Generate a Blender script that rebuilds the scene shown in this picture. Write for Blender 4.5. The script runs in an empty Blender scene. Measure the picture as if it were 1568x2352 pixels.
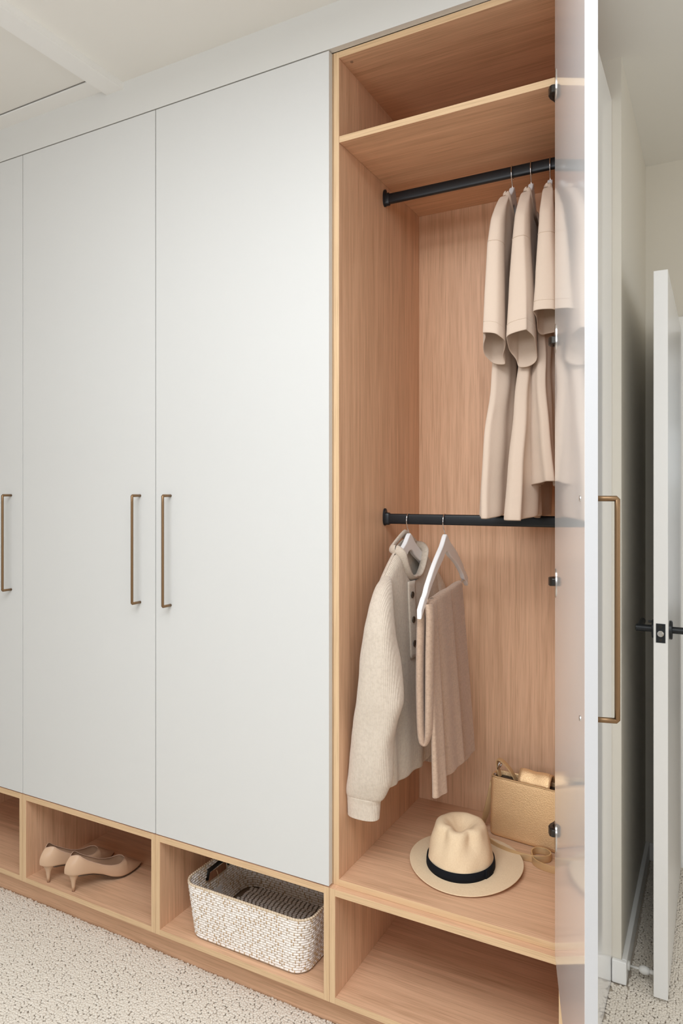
import bpy, bmesh, math, random
from mathutils import Vector, Matrix
import numpy as np

random.seed(4)
SC = bpy.context.scene
COL = SC.collection
PI = math.pi

# ------------------------------------------------------------------ camera
cam_d = bpy.data.cameras.new('camera')
cam_d.sensor_fit = 'VERTICAL'
cam_d.sensor_height = 36.0
cam_d.sensor_width = 24.0
cam_d.lens = 1608.04 * 36.0 / 2352.0
cam_d.shift_y = -(1176 - 1132.19) / 2352.0
cam_d.clip_start = 0.05
cam = bpy.data.objects.new('camera', cam_d)
COL.objects.link(cam)
cam.location = (0, -1.58435, 1.42)
cam.rotation_euler = (PI / 2, 0, 0.492346)
SC.camera = cam

# ------------------------------------------------------------------ world, lights, exposure
w = bpy.data.worlds.new('world')
SC.world = w
w.use_nodes = True
bg = w.node_tree.nodes['Background']
bg.inputs[0].default_value = (0.72, 0.84, 1.0, 1)
bg.inputs[1].default_value = 0.55


def area_light(name, loc, rot, sx, sy, power, color):
    d = bpy.data.lights.new(name, 'AREA')
    d.shape = 'RECTANGLE'
    d.size, d.size_y = sx, sy
    d.energy = power
    d.color = color
    o = bpy.data.objects.new(name, d)
    COL.objects.link(o)
    o.location = loc
    o.rotation_euler = rot
    return o


# added fill from behind the camera, standing in for bounced light
area_light('rear_fill_light', (-0.05, -5.15, 2.05), (PI / 2, 0, 0), 4.2, 1.0, 56, (0.90, 0.95, 1.0))
# added light under the ceiling, standing in for flash bounced off it
area_light('ceiling_bounce_light', (-0.35, -1.75, 2.672), (0, 0, 0), 1.9, 1.5, 62, (0.90, 0.95, 1.0))
# unseen upward fill behind the camera, added to brighten the ceiling
area_light('ceiling_fill_light', (-1.5, -2.4, 1.55), (PI, 0, 0), 0.5, 0.5, 18, (0.96, 0.975, 1.0))
# unseen fill from the right, added to brighten the entry nook walls
area_light('entry_fill_light', (2.44, -0.75, 1.5), (PI / 2, 0, PI / 2), 1.3, 1.5, 15, (0.92, 0.96, 1.0))
# daylight in the hall past the room door
area_light('hall_daylight', (0.9, 3.3, 1.5), (-PI / 2, 0, 0), 1.2, 1.6, 5, (0.9, 0.96, 1.0))

SC.view_settings.view_transform = 'Standard'
SC.view_settings.look = 'None'
SC.view_settings.gamma = 1.0
SC.view_settings.use_curve_mapping = False
SC.view_settings.exposure = 0.16
SC.cycles.use_denoising = True
SC.cycles.max_bounces = 10
SC.cycles.diffuse_bounces = 6
SC.cycles.glossy_bounces = 4
SC.cycles.sample_clamp_indirect = 6.0
SC.cycles.caustics_reflective = False
SC.cycles.caustics_refractive = False


# ------------------------------------------------------------------ materials
def mat(name, color, rough=0.5, metal=0.0, spec=0.5, sheen=0.0, coat=0.0):
    m = bpy.data.materials.new(name)
    m.use_nodes = True
    b = m.node_tree.nodes['Principled BSDF']
    b.inputs['Base Color'].default_value = (*color, 1)
    b.inputs['Roughness'].default_value = rough
    b.inputs['Metallic'].default_value = metal
    b.inputs['Specular IOR Level'].default_value = spec
    if sheen:
        b.inputs['Sheen Weight'].default_value = sheen
        b.inputs['Sheen Roughness'].default_value = 0.5
    if coat:
        b.inputs['Coat Weight'].default_value = coat
    return m


def nodes(m):
    nt = m.node_tree
    return nt, nt.nodes, nt.links, nt.nodes['Principled BSDF']


def mapped(nt, scale, rot=(0, 0, 0)):
    tc = nt.nodes.new('ShaderNodeTexCoord')
    mp = nt.nodes.new('ShaderNodeMapping')
    mp.inputs['Scale'].default_value = scale
    mp.inputs['Rotation'].default_value = rot
    nt.links.new(tc.outputs['Object'], mp.inputs['Vector'])
    return mp


def noise(nt, vec, scale, detail=4, rough=0.5, dist=0.0):
    n = nt.nodes.new('ShaderNodeTexNoise')
    n.inputs['Scale'].default_value = scale
    n.inputs['Detail'].default_value = detail
    n.inputs['Roughness'].default_value = rough
    n.inputs['Distortion'].default_value = dist
    if vec is not None:
        nt.links.new(vec.outputs[0], n.inputs['Vector'])
    return n


def ramp(nt, fac, stops):
    r = nt.nodes.new('ShaderNodeValToRGB')
    e = r.color_ramp.elements
    e[0].position, e[0].color = stops[0][0], (*stops[0][1], 1)
    e[1].position, e[1].color = stops[-1][0], (*stops[-1][1], 1)
    for p, c in stops[1:-1]:
        k = e.new(p)
        k.color = (*c, 1)
    nt.links.new(fac, r.inputs[0])
    return r


def bump(nt, height, strength, dist, prev=None):
    b = nt.nodes.new('ShaderNodeBump')
    b.inputs['Strength'].default_value = strength
    b.inputs['Distance'].default_value = dist
    nt.links.new(height, b.inputs['Height'])
    if prev is not None:
        nt.links.new(prev.outputs[0], b.inputs['Normal'])
    return b


def wood(name, axis, light, dark, contrast=1.0):
    """Oak veneer: fine streaks and slow cathedral figure running along one axis."""
    m = mat(name, light, 0.42, spec=0.35)
    nt, nd, lk, b = nodes(m)
    s1 = [14.0, 14.0, 14.0]
    s2 = [90.0, 90.0, 90.0]
    i = 'xyz'.index(axis)
    s1[i] = 0.9
    s2[i] = 2.6
    m1 = mapped(nt, s1)
    n1 = noise(nt, m1, 1.0, 5, 0.6, 2.2)
    m2 = mapped(nt, s2)
    n2 = noise(nt, m2, 1.0, 3, 0.65, 0.3)
    mx = nd.new('ShaderNodeMix')
    mx.inputs[0].default_value = 0.5
    lk.new(n1.outputs[0], mx.inputs[2])
    lk.new(n2.outputs[0], mx.inputs[3])
    mid = tuple((a + c) / 2 for a, c in zip(light, dark))
    r = ramp(nt, mx.outputs[0], [(0.34, dark), (0.46, mid), (0.62, light)])
    s3 = [330.0, 330.0, 330.0]
    s3[i] = 7.0
    n3 = noise(nt, mapped(nt, s3), 1.0, 2, 0.6)
    pores = ramp(nt, n3.outputs[0], [(0.36, (0.72, 0.68, 0.64)), (0.50, (1, 1, 1))])
    mul = nd.new('ShaderNodeMix')
    mul.data_type = 'RGBA'
    mul.blend_type = 'MULTIPLY'
    mul.inputs[0].default_value = 0.5
    lk.new(r.outputs[0], mul.inputs[6])
    lk.new(pores.outputs[0], mul.inputs[7])
    lk.new(mul.outputs[2], b.inputs['Base Color'])
    bp = bump(nt, n2.outputs[0], 0.12, 0.0006)
    lk.new(bp.outputs[0], b.inputs['Normal'])
    return m


OAK_L, OAK_D = (0.77, 0.49, 0.315), (0.57, 0.34, 0.205)
OAK_Z = wood('oak_veneer_upright', 'z', OAK_L, OAK_D)
OAK_X = wood('oak_veneer_lengthwise', 'x', OAK_L, OAK_D)
EDGE_Z = wood('oak_edge_band_upright', 'z', (0.71, 0.50, 0.30), (0.655, 0.445, 0.255))
EDGE_X = wood('oak_edge_band_lengthwise', 'x', (0.71, 0.50, 0.30), (0.655, 0.445, 0.255))

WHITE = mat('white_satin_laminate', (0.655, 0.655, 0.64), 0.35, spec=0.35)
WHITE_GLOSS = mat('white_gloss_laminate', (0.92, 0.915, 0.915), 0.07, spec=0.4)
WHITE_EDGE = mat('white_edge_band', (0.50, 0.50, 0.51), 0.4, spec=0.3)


def paint(name, c, rough=0.75):
    m = mat(name, c, rough, spec=0.25)
    nt, nd, lk, b = nodes(m)
    mp = mapped(nt, (1, 1, 1))
    n = noise(nt, mp, 160, 3, 0.6)
    bp = bump(nt, n.outputs[0], 0.08, 0.001)
    lk.new(bp.outputs[0], b.inputs['Normal'])
    return m


CREAM = paint('cream_wall_paint', (0.74, 0.70, 0.62))
UNSEEN_WALL = paint('taupe_unseen_wall_paint', (0.30, 0.275, 0.245))  # unseen walls given a dark colour to cut bounced light
CEIL = paint('ceiling_paint', (0.82, 0.805, 0.765))
TRIM = paint('white_trim_paint', (0.87, 0.865, 0.845), 0.4)
FASCIA = paint('white_fascia_paint', (0.67, 0.665, 0.64), 0.5)
DARKGAP = mat('dark_shadow_gap', (0.24, 0.23, 0.21), 0.9)

BRONZE = mat('brushed_bronze', (0.24, 0.145, 0.075), 0.38, 0.75)
BLACK_METAL = mat('black_powder_coat', (0.008, 0.010, 0.013), 0.36, 0.0, 0.4)
HINGE_DARK = mat('dark_hinge_metal', (0.045, 0.04, 0.035), 0.3, 0.7)
STEEL = mat('bright_steel', (0.62, 0.61, 0.60), 0.22, 1.0)
HOOK = mat('chrome_wire', (0.72, 0.71, 0.70), 0.15, 1.0)
HANGER_WHITE = mat('white_lacquer', (0.84, 0.84, 0.845), 0.3, spec=0.4)
RUBBER_WHITE = mat('white_rubber', (0.70, 0.69, 0.66), 0.5)


def fabric(name, c, scale=900, strength=0.25, sheen=0.15, mott=0.0, mottc=None, mscale=60):
    m = mat(name, c, 0.85, spec=0.15, sheen=sheen)
    nt, nd, lk, b = nodes(m)
    mp = mapped(nt, (1, 1, 1))
    n = noise(nt, mp, scale, 2, 0.5)
    n2 = noise(nt, mp, 28, 4, 0.55)
    bp = bump(nt, n.outputs[0], strength, 0.0006)
    bp2 = bump(nt, n2.outputs[0], 0.22, 0.006, bp)
    lk.new(bp2.outputs[0], b.inputs['Normal'])
    if mott:
        n3 = noise(nt, mp, mscale, 5, 0.7)
        r = ramp(nt, n3.outputs[0], [(0.35, mottc), (0.65, c)])
        lk.new(r.outputs[0], b.inputs['Base Color'])
    return m


def knit(name, c, c2, axis, per, strength=0.6):
    """Ribbed, slightly felted wool: ribs repeat every `per` metres across `axis`."""
    m = mat(name, c, 0.95, spec=0.1, sheen=0.3)
    nt, nd, lk, b = nodes(m)
    mp = mapped(nt, (1, 1, 1))
    wv = nd.new('ShaderNodeTexWave')
    wv.wave_type = 'BANDS'
    wv.bands_direction = axis
    wv.inputs['Scale'].default_value = 0.314 / per
    wv.inputs['Distortion'].default_value = 1.2
    wv.inputs['Detail'].default_value = 1.5
    wv.inputs['Detail Scale'].default_value = 2.0
    lk.new(mp.outputs[0], wv.inputs['Vector'])
    n = noise(nt, mp, 420, 4, 0.75)
    n3 = noise(nt, mp, 130, 5, 0.75)
    add = nd.new('ShaderNodeMix')
    add.inputs[0].default_value = 0.55
    lk.new(wv.outputs['Fac'], add.inputs[2])
    lk.new(n.outputs[0], add.inputs[3])
    bp = bump(nt, add.outputs[0], strength, 0.0022)
    lk.new(bp.outputs[0], b.inputs['Normal'])
    r = ramp(nt, n3.outputs[0], [(0.32, c2), (0.58, c)])
    lk.new(r.outputs[0], b.inputs['Base Color'])
    return m


TEE = fabric('pale_beige_cotton', (0.63, 0.50, 0.40))
TEE_TRIM = fabric('pale_beige_cotton_rib', (0.61, 0.48, 0.38), 1400, 0.4)
KNIT_Y = knit('oatmeal_rib_knit_body', (0.66, 0.57, 0.47), (0.56, 0.475, 0.385), 'Y', 0.0046)
KNIT_X = knit('oatmeal_rib_knit_sleeve', (0.68, 0.59, 0.49), (0.58, 0.495, 0.405), 'X', 0.0040)
KNIT_BAND = knit('oatmeal_fine_rib_band', (0.63, 0.54, 0.445), (0.53, 0.45, 0.36), 'Z', 0.003, 0.35)
SCARF = knit('camel_wool', (0.56, 0.405, 0.30), (0.46, 0.325, 0.235), 'Z', 0.0035, 0.3)
SCARF_RIB = knit('camel_wool_rib', (0.56, 0.405, 0.30), (0.46, 0.325, 0.235), 'Y', 0.0045, 0.8)
BUTTON = mat('dark_horn_button', (0.045, 0.032, 0.022), 0.25)
STRAW = fabric('natural_straw_weave', (0.80, 0.63, 0.43), 700, 0.5, 0.05, 1, (0.74, 0.565, 0.37), 300)
RIBBON = fabric('black_ribbon', (0.008, 0.009, 0.012), 1600, 0.3, 0.0)


def leather(name, c, metal, rough, scale, strength):
    m = mat(name, c, rough, metal)
    nt, nd, lk, b = nodes(m)
    mp = mapped(nt, (1, 1, 1.6))
    v = nd.new('ShaderNodeTexVoronoi')
    v.inputs['Scale'].default_value = scale
    lk.new(mp.outputs[0], v.inputs['Vector'])
    n = noise(nt, mp, scale * 0.35, 5, 0.7, 0.6)
    mx = nd.new('ShaderNodeMix')
    mx.inputs[0].default_value = 0.6
    lk.new(v.outputs['Distance'], mx.inputs[2])
    lk.new(n.outputs[0], mx.inputs[3])
    bp = bump(nt, mx.outputs[0], strength, 0.0016)
    lk.new(bp.outputs[0], b.inputs['Normal'])
    return m


GOLD = leather('gold_grained_leather', (0.90, 0.62, 0.34), 0.6, 0.38, 460, 0.75)
GOLD_SMOOTH = leather('gold_strap_leather', (0.62, 0.42, 0.22), 0.4, 0.42, 600, 0.2)
BAG_DARK = mat('dark_bag_lining', (0.06, 0.042, 0.025), 0.8)
NUDE = mat('nude_smooth_leather', (0.60, 0.405, 0.27), 0.33, spec=0.4)
NUDE_EDGE = mat('nude_leather_piping', (0.62, 0.43, 0.32), 0.45)
INSOLE = mat('rose_beige_insole', (0.55, 0.40, 0.33), 0.6)
SOLE = mat('brown_shoe_sole', (0.10, 0.055, 0.03), 0.55)
HEELTIP = mat('brown_heel_tip', (0.28, 0.15, 0.09), 0.5)

RATTAN = fabric('whitewashed_rattan', (0.92, 0.88, 0.845), 300, 0.4, 0.0, 1, (0.80, 0.73, 0.66), 90)
RATTAN_TAN = fabric('raw_tan_rattan', (0.62, 0.45, 0.28), 300, 0.4, 0.0, 1, (0.50, 0.34, 0.19), 90)
RATTAN_RIM = fabric('pale_tan_rattan', (0.74, 0.62, 0.47), 300, 0.4, 0.0, 1, (0.64, 0.50, 0.35), 120)
RATTAN_CORE = mat('rattan_core', (0.50, 0.40, 0.30), 0.9)
HANDLE_DARK = mat('black_leather_grip', (0.012, 0.010, 0.009), 0.5)
PAPER = mat('clear_paper_tag', (0.72, 0.71, 0.70), 0.35)
CARPET = fabric('beige_loop_carpet', (0.77, 0.715, 0.635), 300, 0.3, 0.0, 1, (0.68, 0.615, 0.53), 55)
CARPET_BASE = fabric('beige_carpet_backing', (0.64, 0.56, 0.47), 130, 0.9, 0.0, 1, (0.50, 0.43, 0.345), 130)
GLASS_SKY = mat('hall_window_glass', (0.30, 0.40, 0.46), 0.05, spec=0.8)
HALL_DARK = mat('dark_hall_joinery', (0.03, 0.028, 0.024), 0.5)


# ------------------------------------------------------------------ helpers
def link(o, parent=None, loc=None):
    COL.objects.link(o)
    if parent is not None:
        o.parent = parent
    return o


def wloc(p):
    v = Vector((0, 0, 0))
    while p is not None:
        v += Vector(p.location)
        p = p.parent
    return v


def obj(name, verts, faces, mats, parent=None, smooth=False, mi=None, loc=None):
    """Links ONE mesh object. Vertices are in world coordinates."""
    if not isinstance(mats, (list, tuple)):
        mats = [mats]
    base = wloc(parent) if parent is not None else Vector(loc or (0, 0, 0))
    me = bpy.data.meshes.new(name)
    me.from_pydata([tuple(Vector(v) - base) for v in verts], [], faces)
    for m in mats:
        me.materials.append(m)
    if mi is not None:
        me.polygons.foreach_set('material_index', mi)
    if smooth:
        me.polygons.foreach_set('use_smooth', [True] * len(me.polygons))
    me.update()
    o = bpy.data.objects.new(name, me)
    if parent is None:
        o.location = base
    return link(o, parent)


def tag(o, label, cat=None, group=None):
    o['label'] = label
    if cat:
        o['category'] = cat
    if group:
        o['group'] = group
    return o


def thing(name, label, cat, loc, group=None):
    o = bpy.data.objects.new(name, None)
    o.empty_display_size = 0.05
    o.location = loc
    COL.objects.link(o)
    return tag(o, label, cat, group)


def structure(o):
    o['kind'] = 'structure'
    return o


BOXF = [(0, 3, 2, 1), (4, 5, 6, 7), (0, 1, 5, 4), (1, 2, 6, 5), (2, 3, 7, 6), (3, 0, 4, 7)]   # -z +z -y +x +y -x


def boxv(x0, x1, y0, y1, z0, z1):
    return [(x0, y0, z0), (x1, y0, z0), (x1, y1, z0), (x0, y1, z0),
            (x0, y0, z1), (x1, y0, z1), (x1, y1, z1), (x0, y1, z1)]


def bevel(o, width, seg=2):
    b = o.modifiers.new('bevel', 'BEVEL')
    b.width = width
    b.segments = seg
    b.limit_method = 'ANGLE'
    b.angle_limit = math.radians(50)
    return o


def box(name, x0, x1, y0, y1, z0, z1, m, parent=None, front=None, bev=0.0, loc=None):
    """A board; `front` is the material of its -y edge."""
    mats = [m, front] if front else [m]
    mi = [0, 0, 1, 0, 0, 0] if front else None
    o = obj(name, boxv(x0, x1, y0, y1, z0, z1), BOXF, mats, parent, mi=mi, loc=loc)
    if bev:
        bevel(o, bev)
    return o


def boxes(name, list_, m, parent=None, bev=0.0, loc=None):
    vs, fs = [], []
    for b in list_:
        k = len(vs)
        vs += boxv(*b)
        fs += [tuple(i + k for i in f) for f in BOXF]
    o = obj(name, vs, fs, m, parent, loc=loc)
    if bev:
        bevel(o, bev)
    return o


def loft(rings, closed=True, cap0=False, cap1=False, vs=None, fs=None):
    vs = [] if vs is None else vs
    fs = [] if fs is None else fs
    k = len(vs)
    n = len(rings[0])
    for r in rings:
        vs += [tuple(p) for p in r]
    m = n if closed else n - 1
    for j in range(len(rings) - 1):
        for i in range(m):
            a, b = k + j * n + i, k + j * n + (i + 1) % n
            fs.append((a, b, b + n, a + n))
    if cap0:
        fs.append(tuple(k + i for i in range(n))[::-1])
    if cap1:
        fs.append(tuple(k + (len(rings) - 1) * n + i for i in range(n)))
    return vs, fs


def tube_rings(path, r, n=10, flat=1.0, up=None):
    """Rings along a 3-D path with parallel transport. r: number or list."""
    P = [Vector(p) for p in path]
    rs = r if isinstance(r, (list, tuple)) else [r] * len(P)
    T = []
    for i in range(len(P)):
        a = P[max(0, i - 1)]
        b = P[min(len(P) - 1, i + 1)]
        T.append((b - a).normalized())
    u = Vector(up) if up is not None else (Vector((0, 0, 1)) if abs(T[0].z) < 0.9 else Vector((1, 0, 0)))
    rings = []
    for i, p in enumerate(P):
        u = (u - T[i] * u.dot(T[i])).normalized()
        v = T[i].cross(u)
        rings.append([p + u * (rs[i] * math.cos(2 * PI * k / n)) + v * (rs[i] * flat * math.sin(2 * PI * k / n)) for k in range(n)])
    return rings


def tube(name, path, r, m, parent=None, n=10, flat=1.0, up=None, loc=None):
    vs, fs = loft(tube_rings(path, r, n, flat, up), True, True, True)
    return obj(name, vs, fs, m, parent, True, loc=loc)


def smooth_path(P, n):
    """Catmull-Rom through the points."""
    P = [Vector(p) for p in P]
    out = []
    for i in range(len(P) - 1):
        p0 = P[max(i - 1, 0)]
        p1, p2 = P[i], P[i + 1]
        p3 = P[min(i + 2, len(P) - 1)]
        for k in range(n):
            t = k / n
            out.append(0.5 * ((2 * p1) + (-p0 + p2) * t + (2 * p0 - 5 * p1 + 4 * p2 - p3) * t * t + (-p0 + 3 * p1 - 3 * p2 + p3) * t ** 3))
    out.append(P[-1])
    return out


def lerp_table(T, t):
    """T: rows (t, a, b, ...) -> smoothly interpolated row at t."""
    if t <= T[0][0]:
        return T[0][1:]
    for a, b in zip(T, T[1:]):
        if t <= b[0]:
            f = (t - a[0]) / (b[0] - a[0])
            f = f * f * (3 - 2 * f) * 0.5 + f * 0.5
            return tuple(x + (y - x) * f for x, y in zip(a[1:], b[1:]))
    return T[-1][1:]


def solidify(o, t, offset=0.0):
    s = o.modifiers.new('thickness', 'SOLIDIFY')
    s.thickness = t
    s.offset = offset
    return o


def subsurf(o, lv=1):
    s = o.modifiers.new('smooth', 'SUBSURF')
    s.levels = lv
    s.render_levels = lv
    return o


def disc(center, axis, r, h, n=24, bevelr=0.0):
    """verts, faces of a short cylinder starting at center along axis."""
    a = Vector(axis).normalized()
    u = a.orthogonal().normalized()
    v = a.cross(u)
    c = Vector(center)
    prof = [(0, r), (h - bevelr, r), (h, r - bevelr)] if bevelr else [(0, r), (h, r)]
    rings = [[c + a * d + u * (rr * math.cos(2 * PI * k / n)) + v * (rr * math.sin(2 * PI * k / n)) for k in range(n)] for d, rr in prof]
    return loft(rings, True, True, True)


def autosmooth(o, ang=35):
    me = o.data
    me.polygons.foreach_set('use_smooth', [True] * len(me.polygons))
    try:
        me.set_sharp_from_angle(angle=math.radians(ang))
    except Exception:
        pass
    return o


# ------------------------------------------------------------------ the room
ZC = 2.687
XL, XR, YF, YB = -3.3, 2.5, -5.2, 1.373


def sbox(name, *a, m=None, **k):
    return structure(box(name, *a, m, **k))


sbox('floor', XL - .1, XR + .1, YF - .1, 3.6, -0.10, -0.004, m=CARPET_BASE)
sbox('ceiling', XL - .1, XR + .1, YF - .1, 3.6, ZC, ZC + 0.1, m=CEIL)
sbox('wall_left', XL - .1, XL, YF, 0.592, -0.004, ZC, m=UNSEEN_WALL)
structure(boxes('wall_right', [(XR, XR + .1, YF, -1.5, -0.004, ZC), (XR, XR + .1, 0.0, 3.5, -0.004, ZC),
                               (XR, XR + .1, -1.5, 0.0, -0.004, 0.65), (XR, XR + .1, -1.5, 0.0, 2.35, ZC)], CREAM))
structure(boxes('entry_fill_frame', [(XR, XR + .08, -1.5, -1.44, .65, 2.35), (XR, XR + .08, -.06, 0.0, .65, 2.35), (XR, XR + .08, -1.44, -.06, .65, .71),
                             (XR, XR + .08, -1.44, -.06, 2.29, 2.35), (XR + .01, XR + .07, -.78, -.72, .71, 2.29)], TRIM))  # made-up frame round the unseen entry fill
sbox('wall_back', XL - .1, -0.2454, 0.592, YB + .1, -0.004, ZC, m=CREAM)
# wall with the doorway at the end of the entry nook
structure(boxes('wall_entry', [(-0.2454, -0.112, YB, YB + .1, -0.004, ZC), (0.71, XR, YB, YB + .1, -0.004, ZC),
                               (-0.112, 0.71, YB, YB + .1, 2.035, ZC)], CREAM))
# return wall on the other side of the entry
sbox('wall_return', 1.45, XR, 0.25, YB, -0.004, ZC, m=CREAM)
# wall behind the camera, with an opening made for the rear fill
WX0, WX1 = -2.2, 2.1
structure(boxes('wall_front', [(XL, WX0, YF - .1, YF, -0.004, ZC), (WX1, XR, YF - .1, YF, -0.004, ZC),
                               (WX0, WX1, YF - .1, YF, -0.004, 1.50), (WX0, WX1, YF - .1, YF, 2.58, ZC)], UNSEEN_WALL))
wf = structure(boxes('rear_fill_frame', [(WX0, WX0 + .06, YF - .08, YF, 1.50, 2.58), (WX1 - .06, WX1, YF - .08, YF, 1.50, 2.58),
                                  (WX0 + .06, WX1 - .06, YF - .08, YF, 1.50, 1.55), (WX0 + .06, WX1 - .06, YF - .08, YF, 2.53, 2.58),
                                  (-.09, -.01, YF - .08, YF, 1.55, 2.53)], TRIM))  # made-up frame round the added rear fill
# hall behind the doorway
sbox('wall_hall', -0.9, XR, 3.5, 3.6, -0.004, ZC, m=CREAM)
sbox('wall_hall_left', -0.95, -0.85, YB + .1, 3.5, -0.004, ZC, m=CREAM)
w2 = structure(boxes('window_2', [(-0.5, 0.9, 3.44, 3.5, 0.02, 0.10), (-0.5, 0.9, 3.44, 3.5, 2.1, 2.18), (-0.5, -0.42, 3.44, 3.5, .1, 2.1),
                                  (0.82, 0.9, 3.44, 3.5, .1, 2.1), (-0.42, 0.82, 3.44, 3.5, .1, 1.30)], HALL_DARK))
box('window_pane', -0.42, 0.82, 3.46, 3.48, 1.30, 2.1, GLASS_SKY, w2)

# made-up frame round the added bounce light under the ceiling
structure(boxes('bounce_light_frame', [(-1.36, -1.30, -2.56, -.94, ZC - .03, ZC), (.60, .66, -2.56, -.94, ZC - .03, ZC),
                             (-1.30, .60, -2.56, -2.50, ZC - .03, ZC), (-1.30, .60, -1.00, -.94, ZC - .03, ZC)], TRIM))

# fascia above the wardrobe, ceiling battens, baseboards
sbox('trim_1', XL, -0.2716, 0.0, 0.0185, 2.5705, ZC, m=FASCIA)
sbox('trim_2', -1.684, -1.613, -5.2, 0.0, ZC - 0.022, ZC, m=TRIM)          # batten running out from the wardrobe
sbox('trim_3', XL, -1.684, -0.0560, 0.0, ZC - 0.005, ZC, m=TRIM)           # batten along the wardrobe
sbox('shadow_gap_strip', XL, -1.684, -0.0600, -0.0560, ZC - 0.0012, ZC, m=DARKGAP)   # dark strip painted in for the shadow gap beside it
structure(boxes('baseboard_back', [(-0.2700, -0.2304, 0.578, 0.592, 0.0, 0.066), (-0.2454, -0.2304, 0.592, YB, 0.0, 0.066)], TRIM, bev=.003))
sbox('baseboard_entry', -0.2304, -0.175, YB - .014, YB, 0, 0.066, m=TRIM, bev=.003)
sbox('baseboard_right', 1.435, 1.45, 0.25, YB, 0, 0.066, m=TRIM, bev=.003)
structure(boxes('door_frame_trim', [(-0.165, -0.112, YB - .018, YB, 0, 2.088), (0.71, 0.763, YB - .018, YB, 0, 2.088),
                                    (-0.112, 0.71, YB - .018, YB, 2.030, 2.088)], TRIM, bev=.004)).name = 'trim_5'

# room door, open 90 degrees into the room; lever set on both faces
YD = 0.5513
d1 = structure(box('door_1', -0.1570, -0.1201, YD, YB - .022, 0.012, 2.04, mat('white_door_enamel', (0.80, 0.79, 0.77), 0.28, spec=0.5), None, bev=.0015, loc=(-0.138, 0.95, 0.012)))
vs, fs = disc((-0.1570, YD + .062, 1.030), (-1, 0, 0), 0.0265, 0.008, 32, .0015)
ro = autosmooth(obj('rose', vs, fs, BLACK_METAL, d1))
vs, fs = disc((-0.1201, YD + .062, 1.030), (1, 0, 0), 0.0265, 0.008, 32, .0015)
ro = autosmooth(obj('rose', vs, fs, BLACK_METAL, d1))
for sgn, x0 in ((-1, -0.165), (1, -0.1121)):
    vs, fs = disc((x0, YD + .062, 1.030), (sgn, 0, 0), .0098, .044, 24, .0015)
    lv = autosmooth(obj('lever_handle', vs, fs, BLACK_METAL, d1))
    xa = x0 + sgn * .0355
    pth = [(xa, YD + .060, 1.030), (xa, YD + .10, 1.030), (xa, YD + .15, 1.030), (xa, YD + .182, 1.030)]
    vs, fs = loft(tube_rings(pth, .0098, 16, .86, up=(0, 0, 1)), True, True, True)
    autosmooth(obj('lever_arm', vs, fs, BLACK_METAL, lv))
vs, fs = disc((-0.165, YD + .062, 1.050), (-1, 0, 0), 0.0032, 0.010, 12)
autosmooth(obj('privacy_pin', vs, fs, BLACK_METAL, d1))
lp = box('latch_plate', -0.1505, -0.1265, YD - .0015, YD + .002, 1.003, 1.056, BLACK_METAL, d1, bev=.0005)
vs, fs = disc((-0.1385, YD - .0015, 1.029), (0, -1, 0), 0.0085, 0.009, 20, .003)
autosmooth(obj('latch_bolt', vs, fs, STEEL, lp))
for z in (1.011, 1.048):
    vs, fs = disc((-0.1385, YD - .0015, z), (0, -1, 0), 0.0038, 0.0008, 14)
    autosmooth(obj('screw', vs, fs, HINGE_DARK, lp))

# door stop on the side baseboard
ds = thing('door_stop', 'white rod door stop with a rubber ball, on the baseboard behind the open room door', 'door stop', (-0.2304, 0.62, 0.036))
vs, fs = disc((-0.2304, 0.62, 0.036), (1, 0, 0), 0.013, 0.006, 20, .002)
autosmooth(obj('mounting_plate', vs, fs, RUBBER_WHITE, ds))
tube('rod', [(-0.2244, .62, .036), (-0.172, .62, .036)], .0035, RUBBER_WHITE, ds, 10)
vs, fs = loft([[(-0.186 + .015 * math.sin(a), .62 + (.0035 + .0085 * math.cos(a)) * math.cos(b), .036 + (.0035 + .0085 * math.cos(a)) * math.sin(b))
                for b in [2 * PI * k / 16 for k in range(16)]] for a in [-PI / 2 + PI * j / 8 for j in range(9)]])
obj('rubber_ball', vs, fs, RUBBER_WHITE, ds, True)
tube('tip', [(-0.172, .62, .036), (-0.160, .62, .036)], .0065, RUBBER_WHITE, ds, 12)

# ------------------------------------------------------------------ wardrobe
SEAM = [-2.672, -2.0785, -1.4816, -0.8855, -0.2905]
T = 0.0165
ZB0, ZB1 = 0.1004, 0.3960          # open base boxes
ZT0, ZT1 = 0.3963, 2.5700          # tall cabinets
DZ0, DZ1 = 0.3995, 2.5672          # doors
YC = 0.0205                        # front of the tall carcasses
YBK = 0.578                        # inner face of the backs
RAIL_Y = 0.3025


def handle_mesh(parent, P0, P1, out, r=0.0041):
    """Bow handle: round bar with two legs. P0, P1 feet; out = outward vector."""
    o = Vector(out)
    P0, P1 = Vector(P0), Vector(P1)
    zz = (P1 - P0).normalized()
    e = o.normalized()
    q = .0012
    path = [P0, P0 + o * .5, P0 + o - e * q, P0 + o + zz * q, P0 + o + zz * .02, (P0 + P1) / 2 + o, P1 + o - zz * .02, P1 + o - zz * q, P1 + o - e * q, P1 + o * .5, P1]
    return tube('handle', path, r, BRONZE, parent, 12, up=(1, 0, 0))


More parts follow.
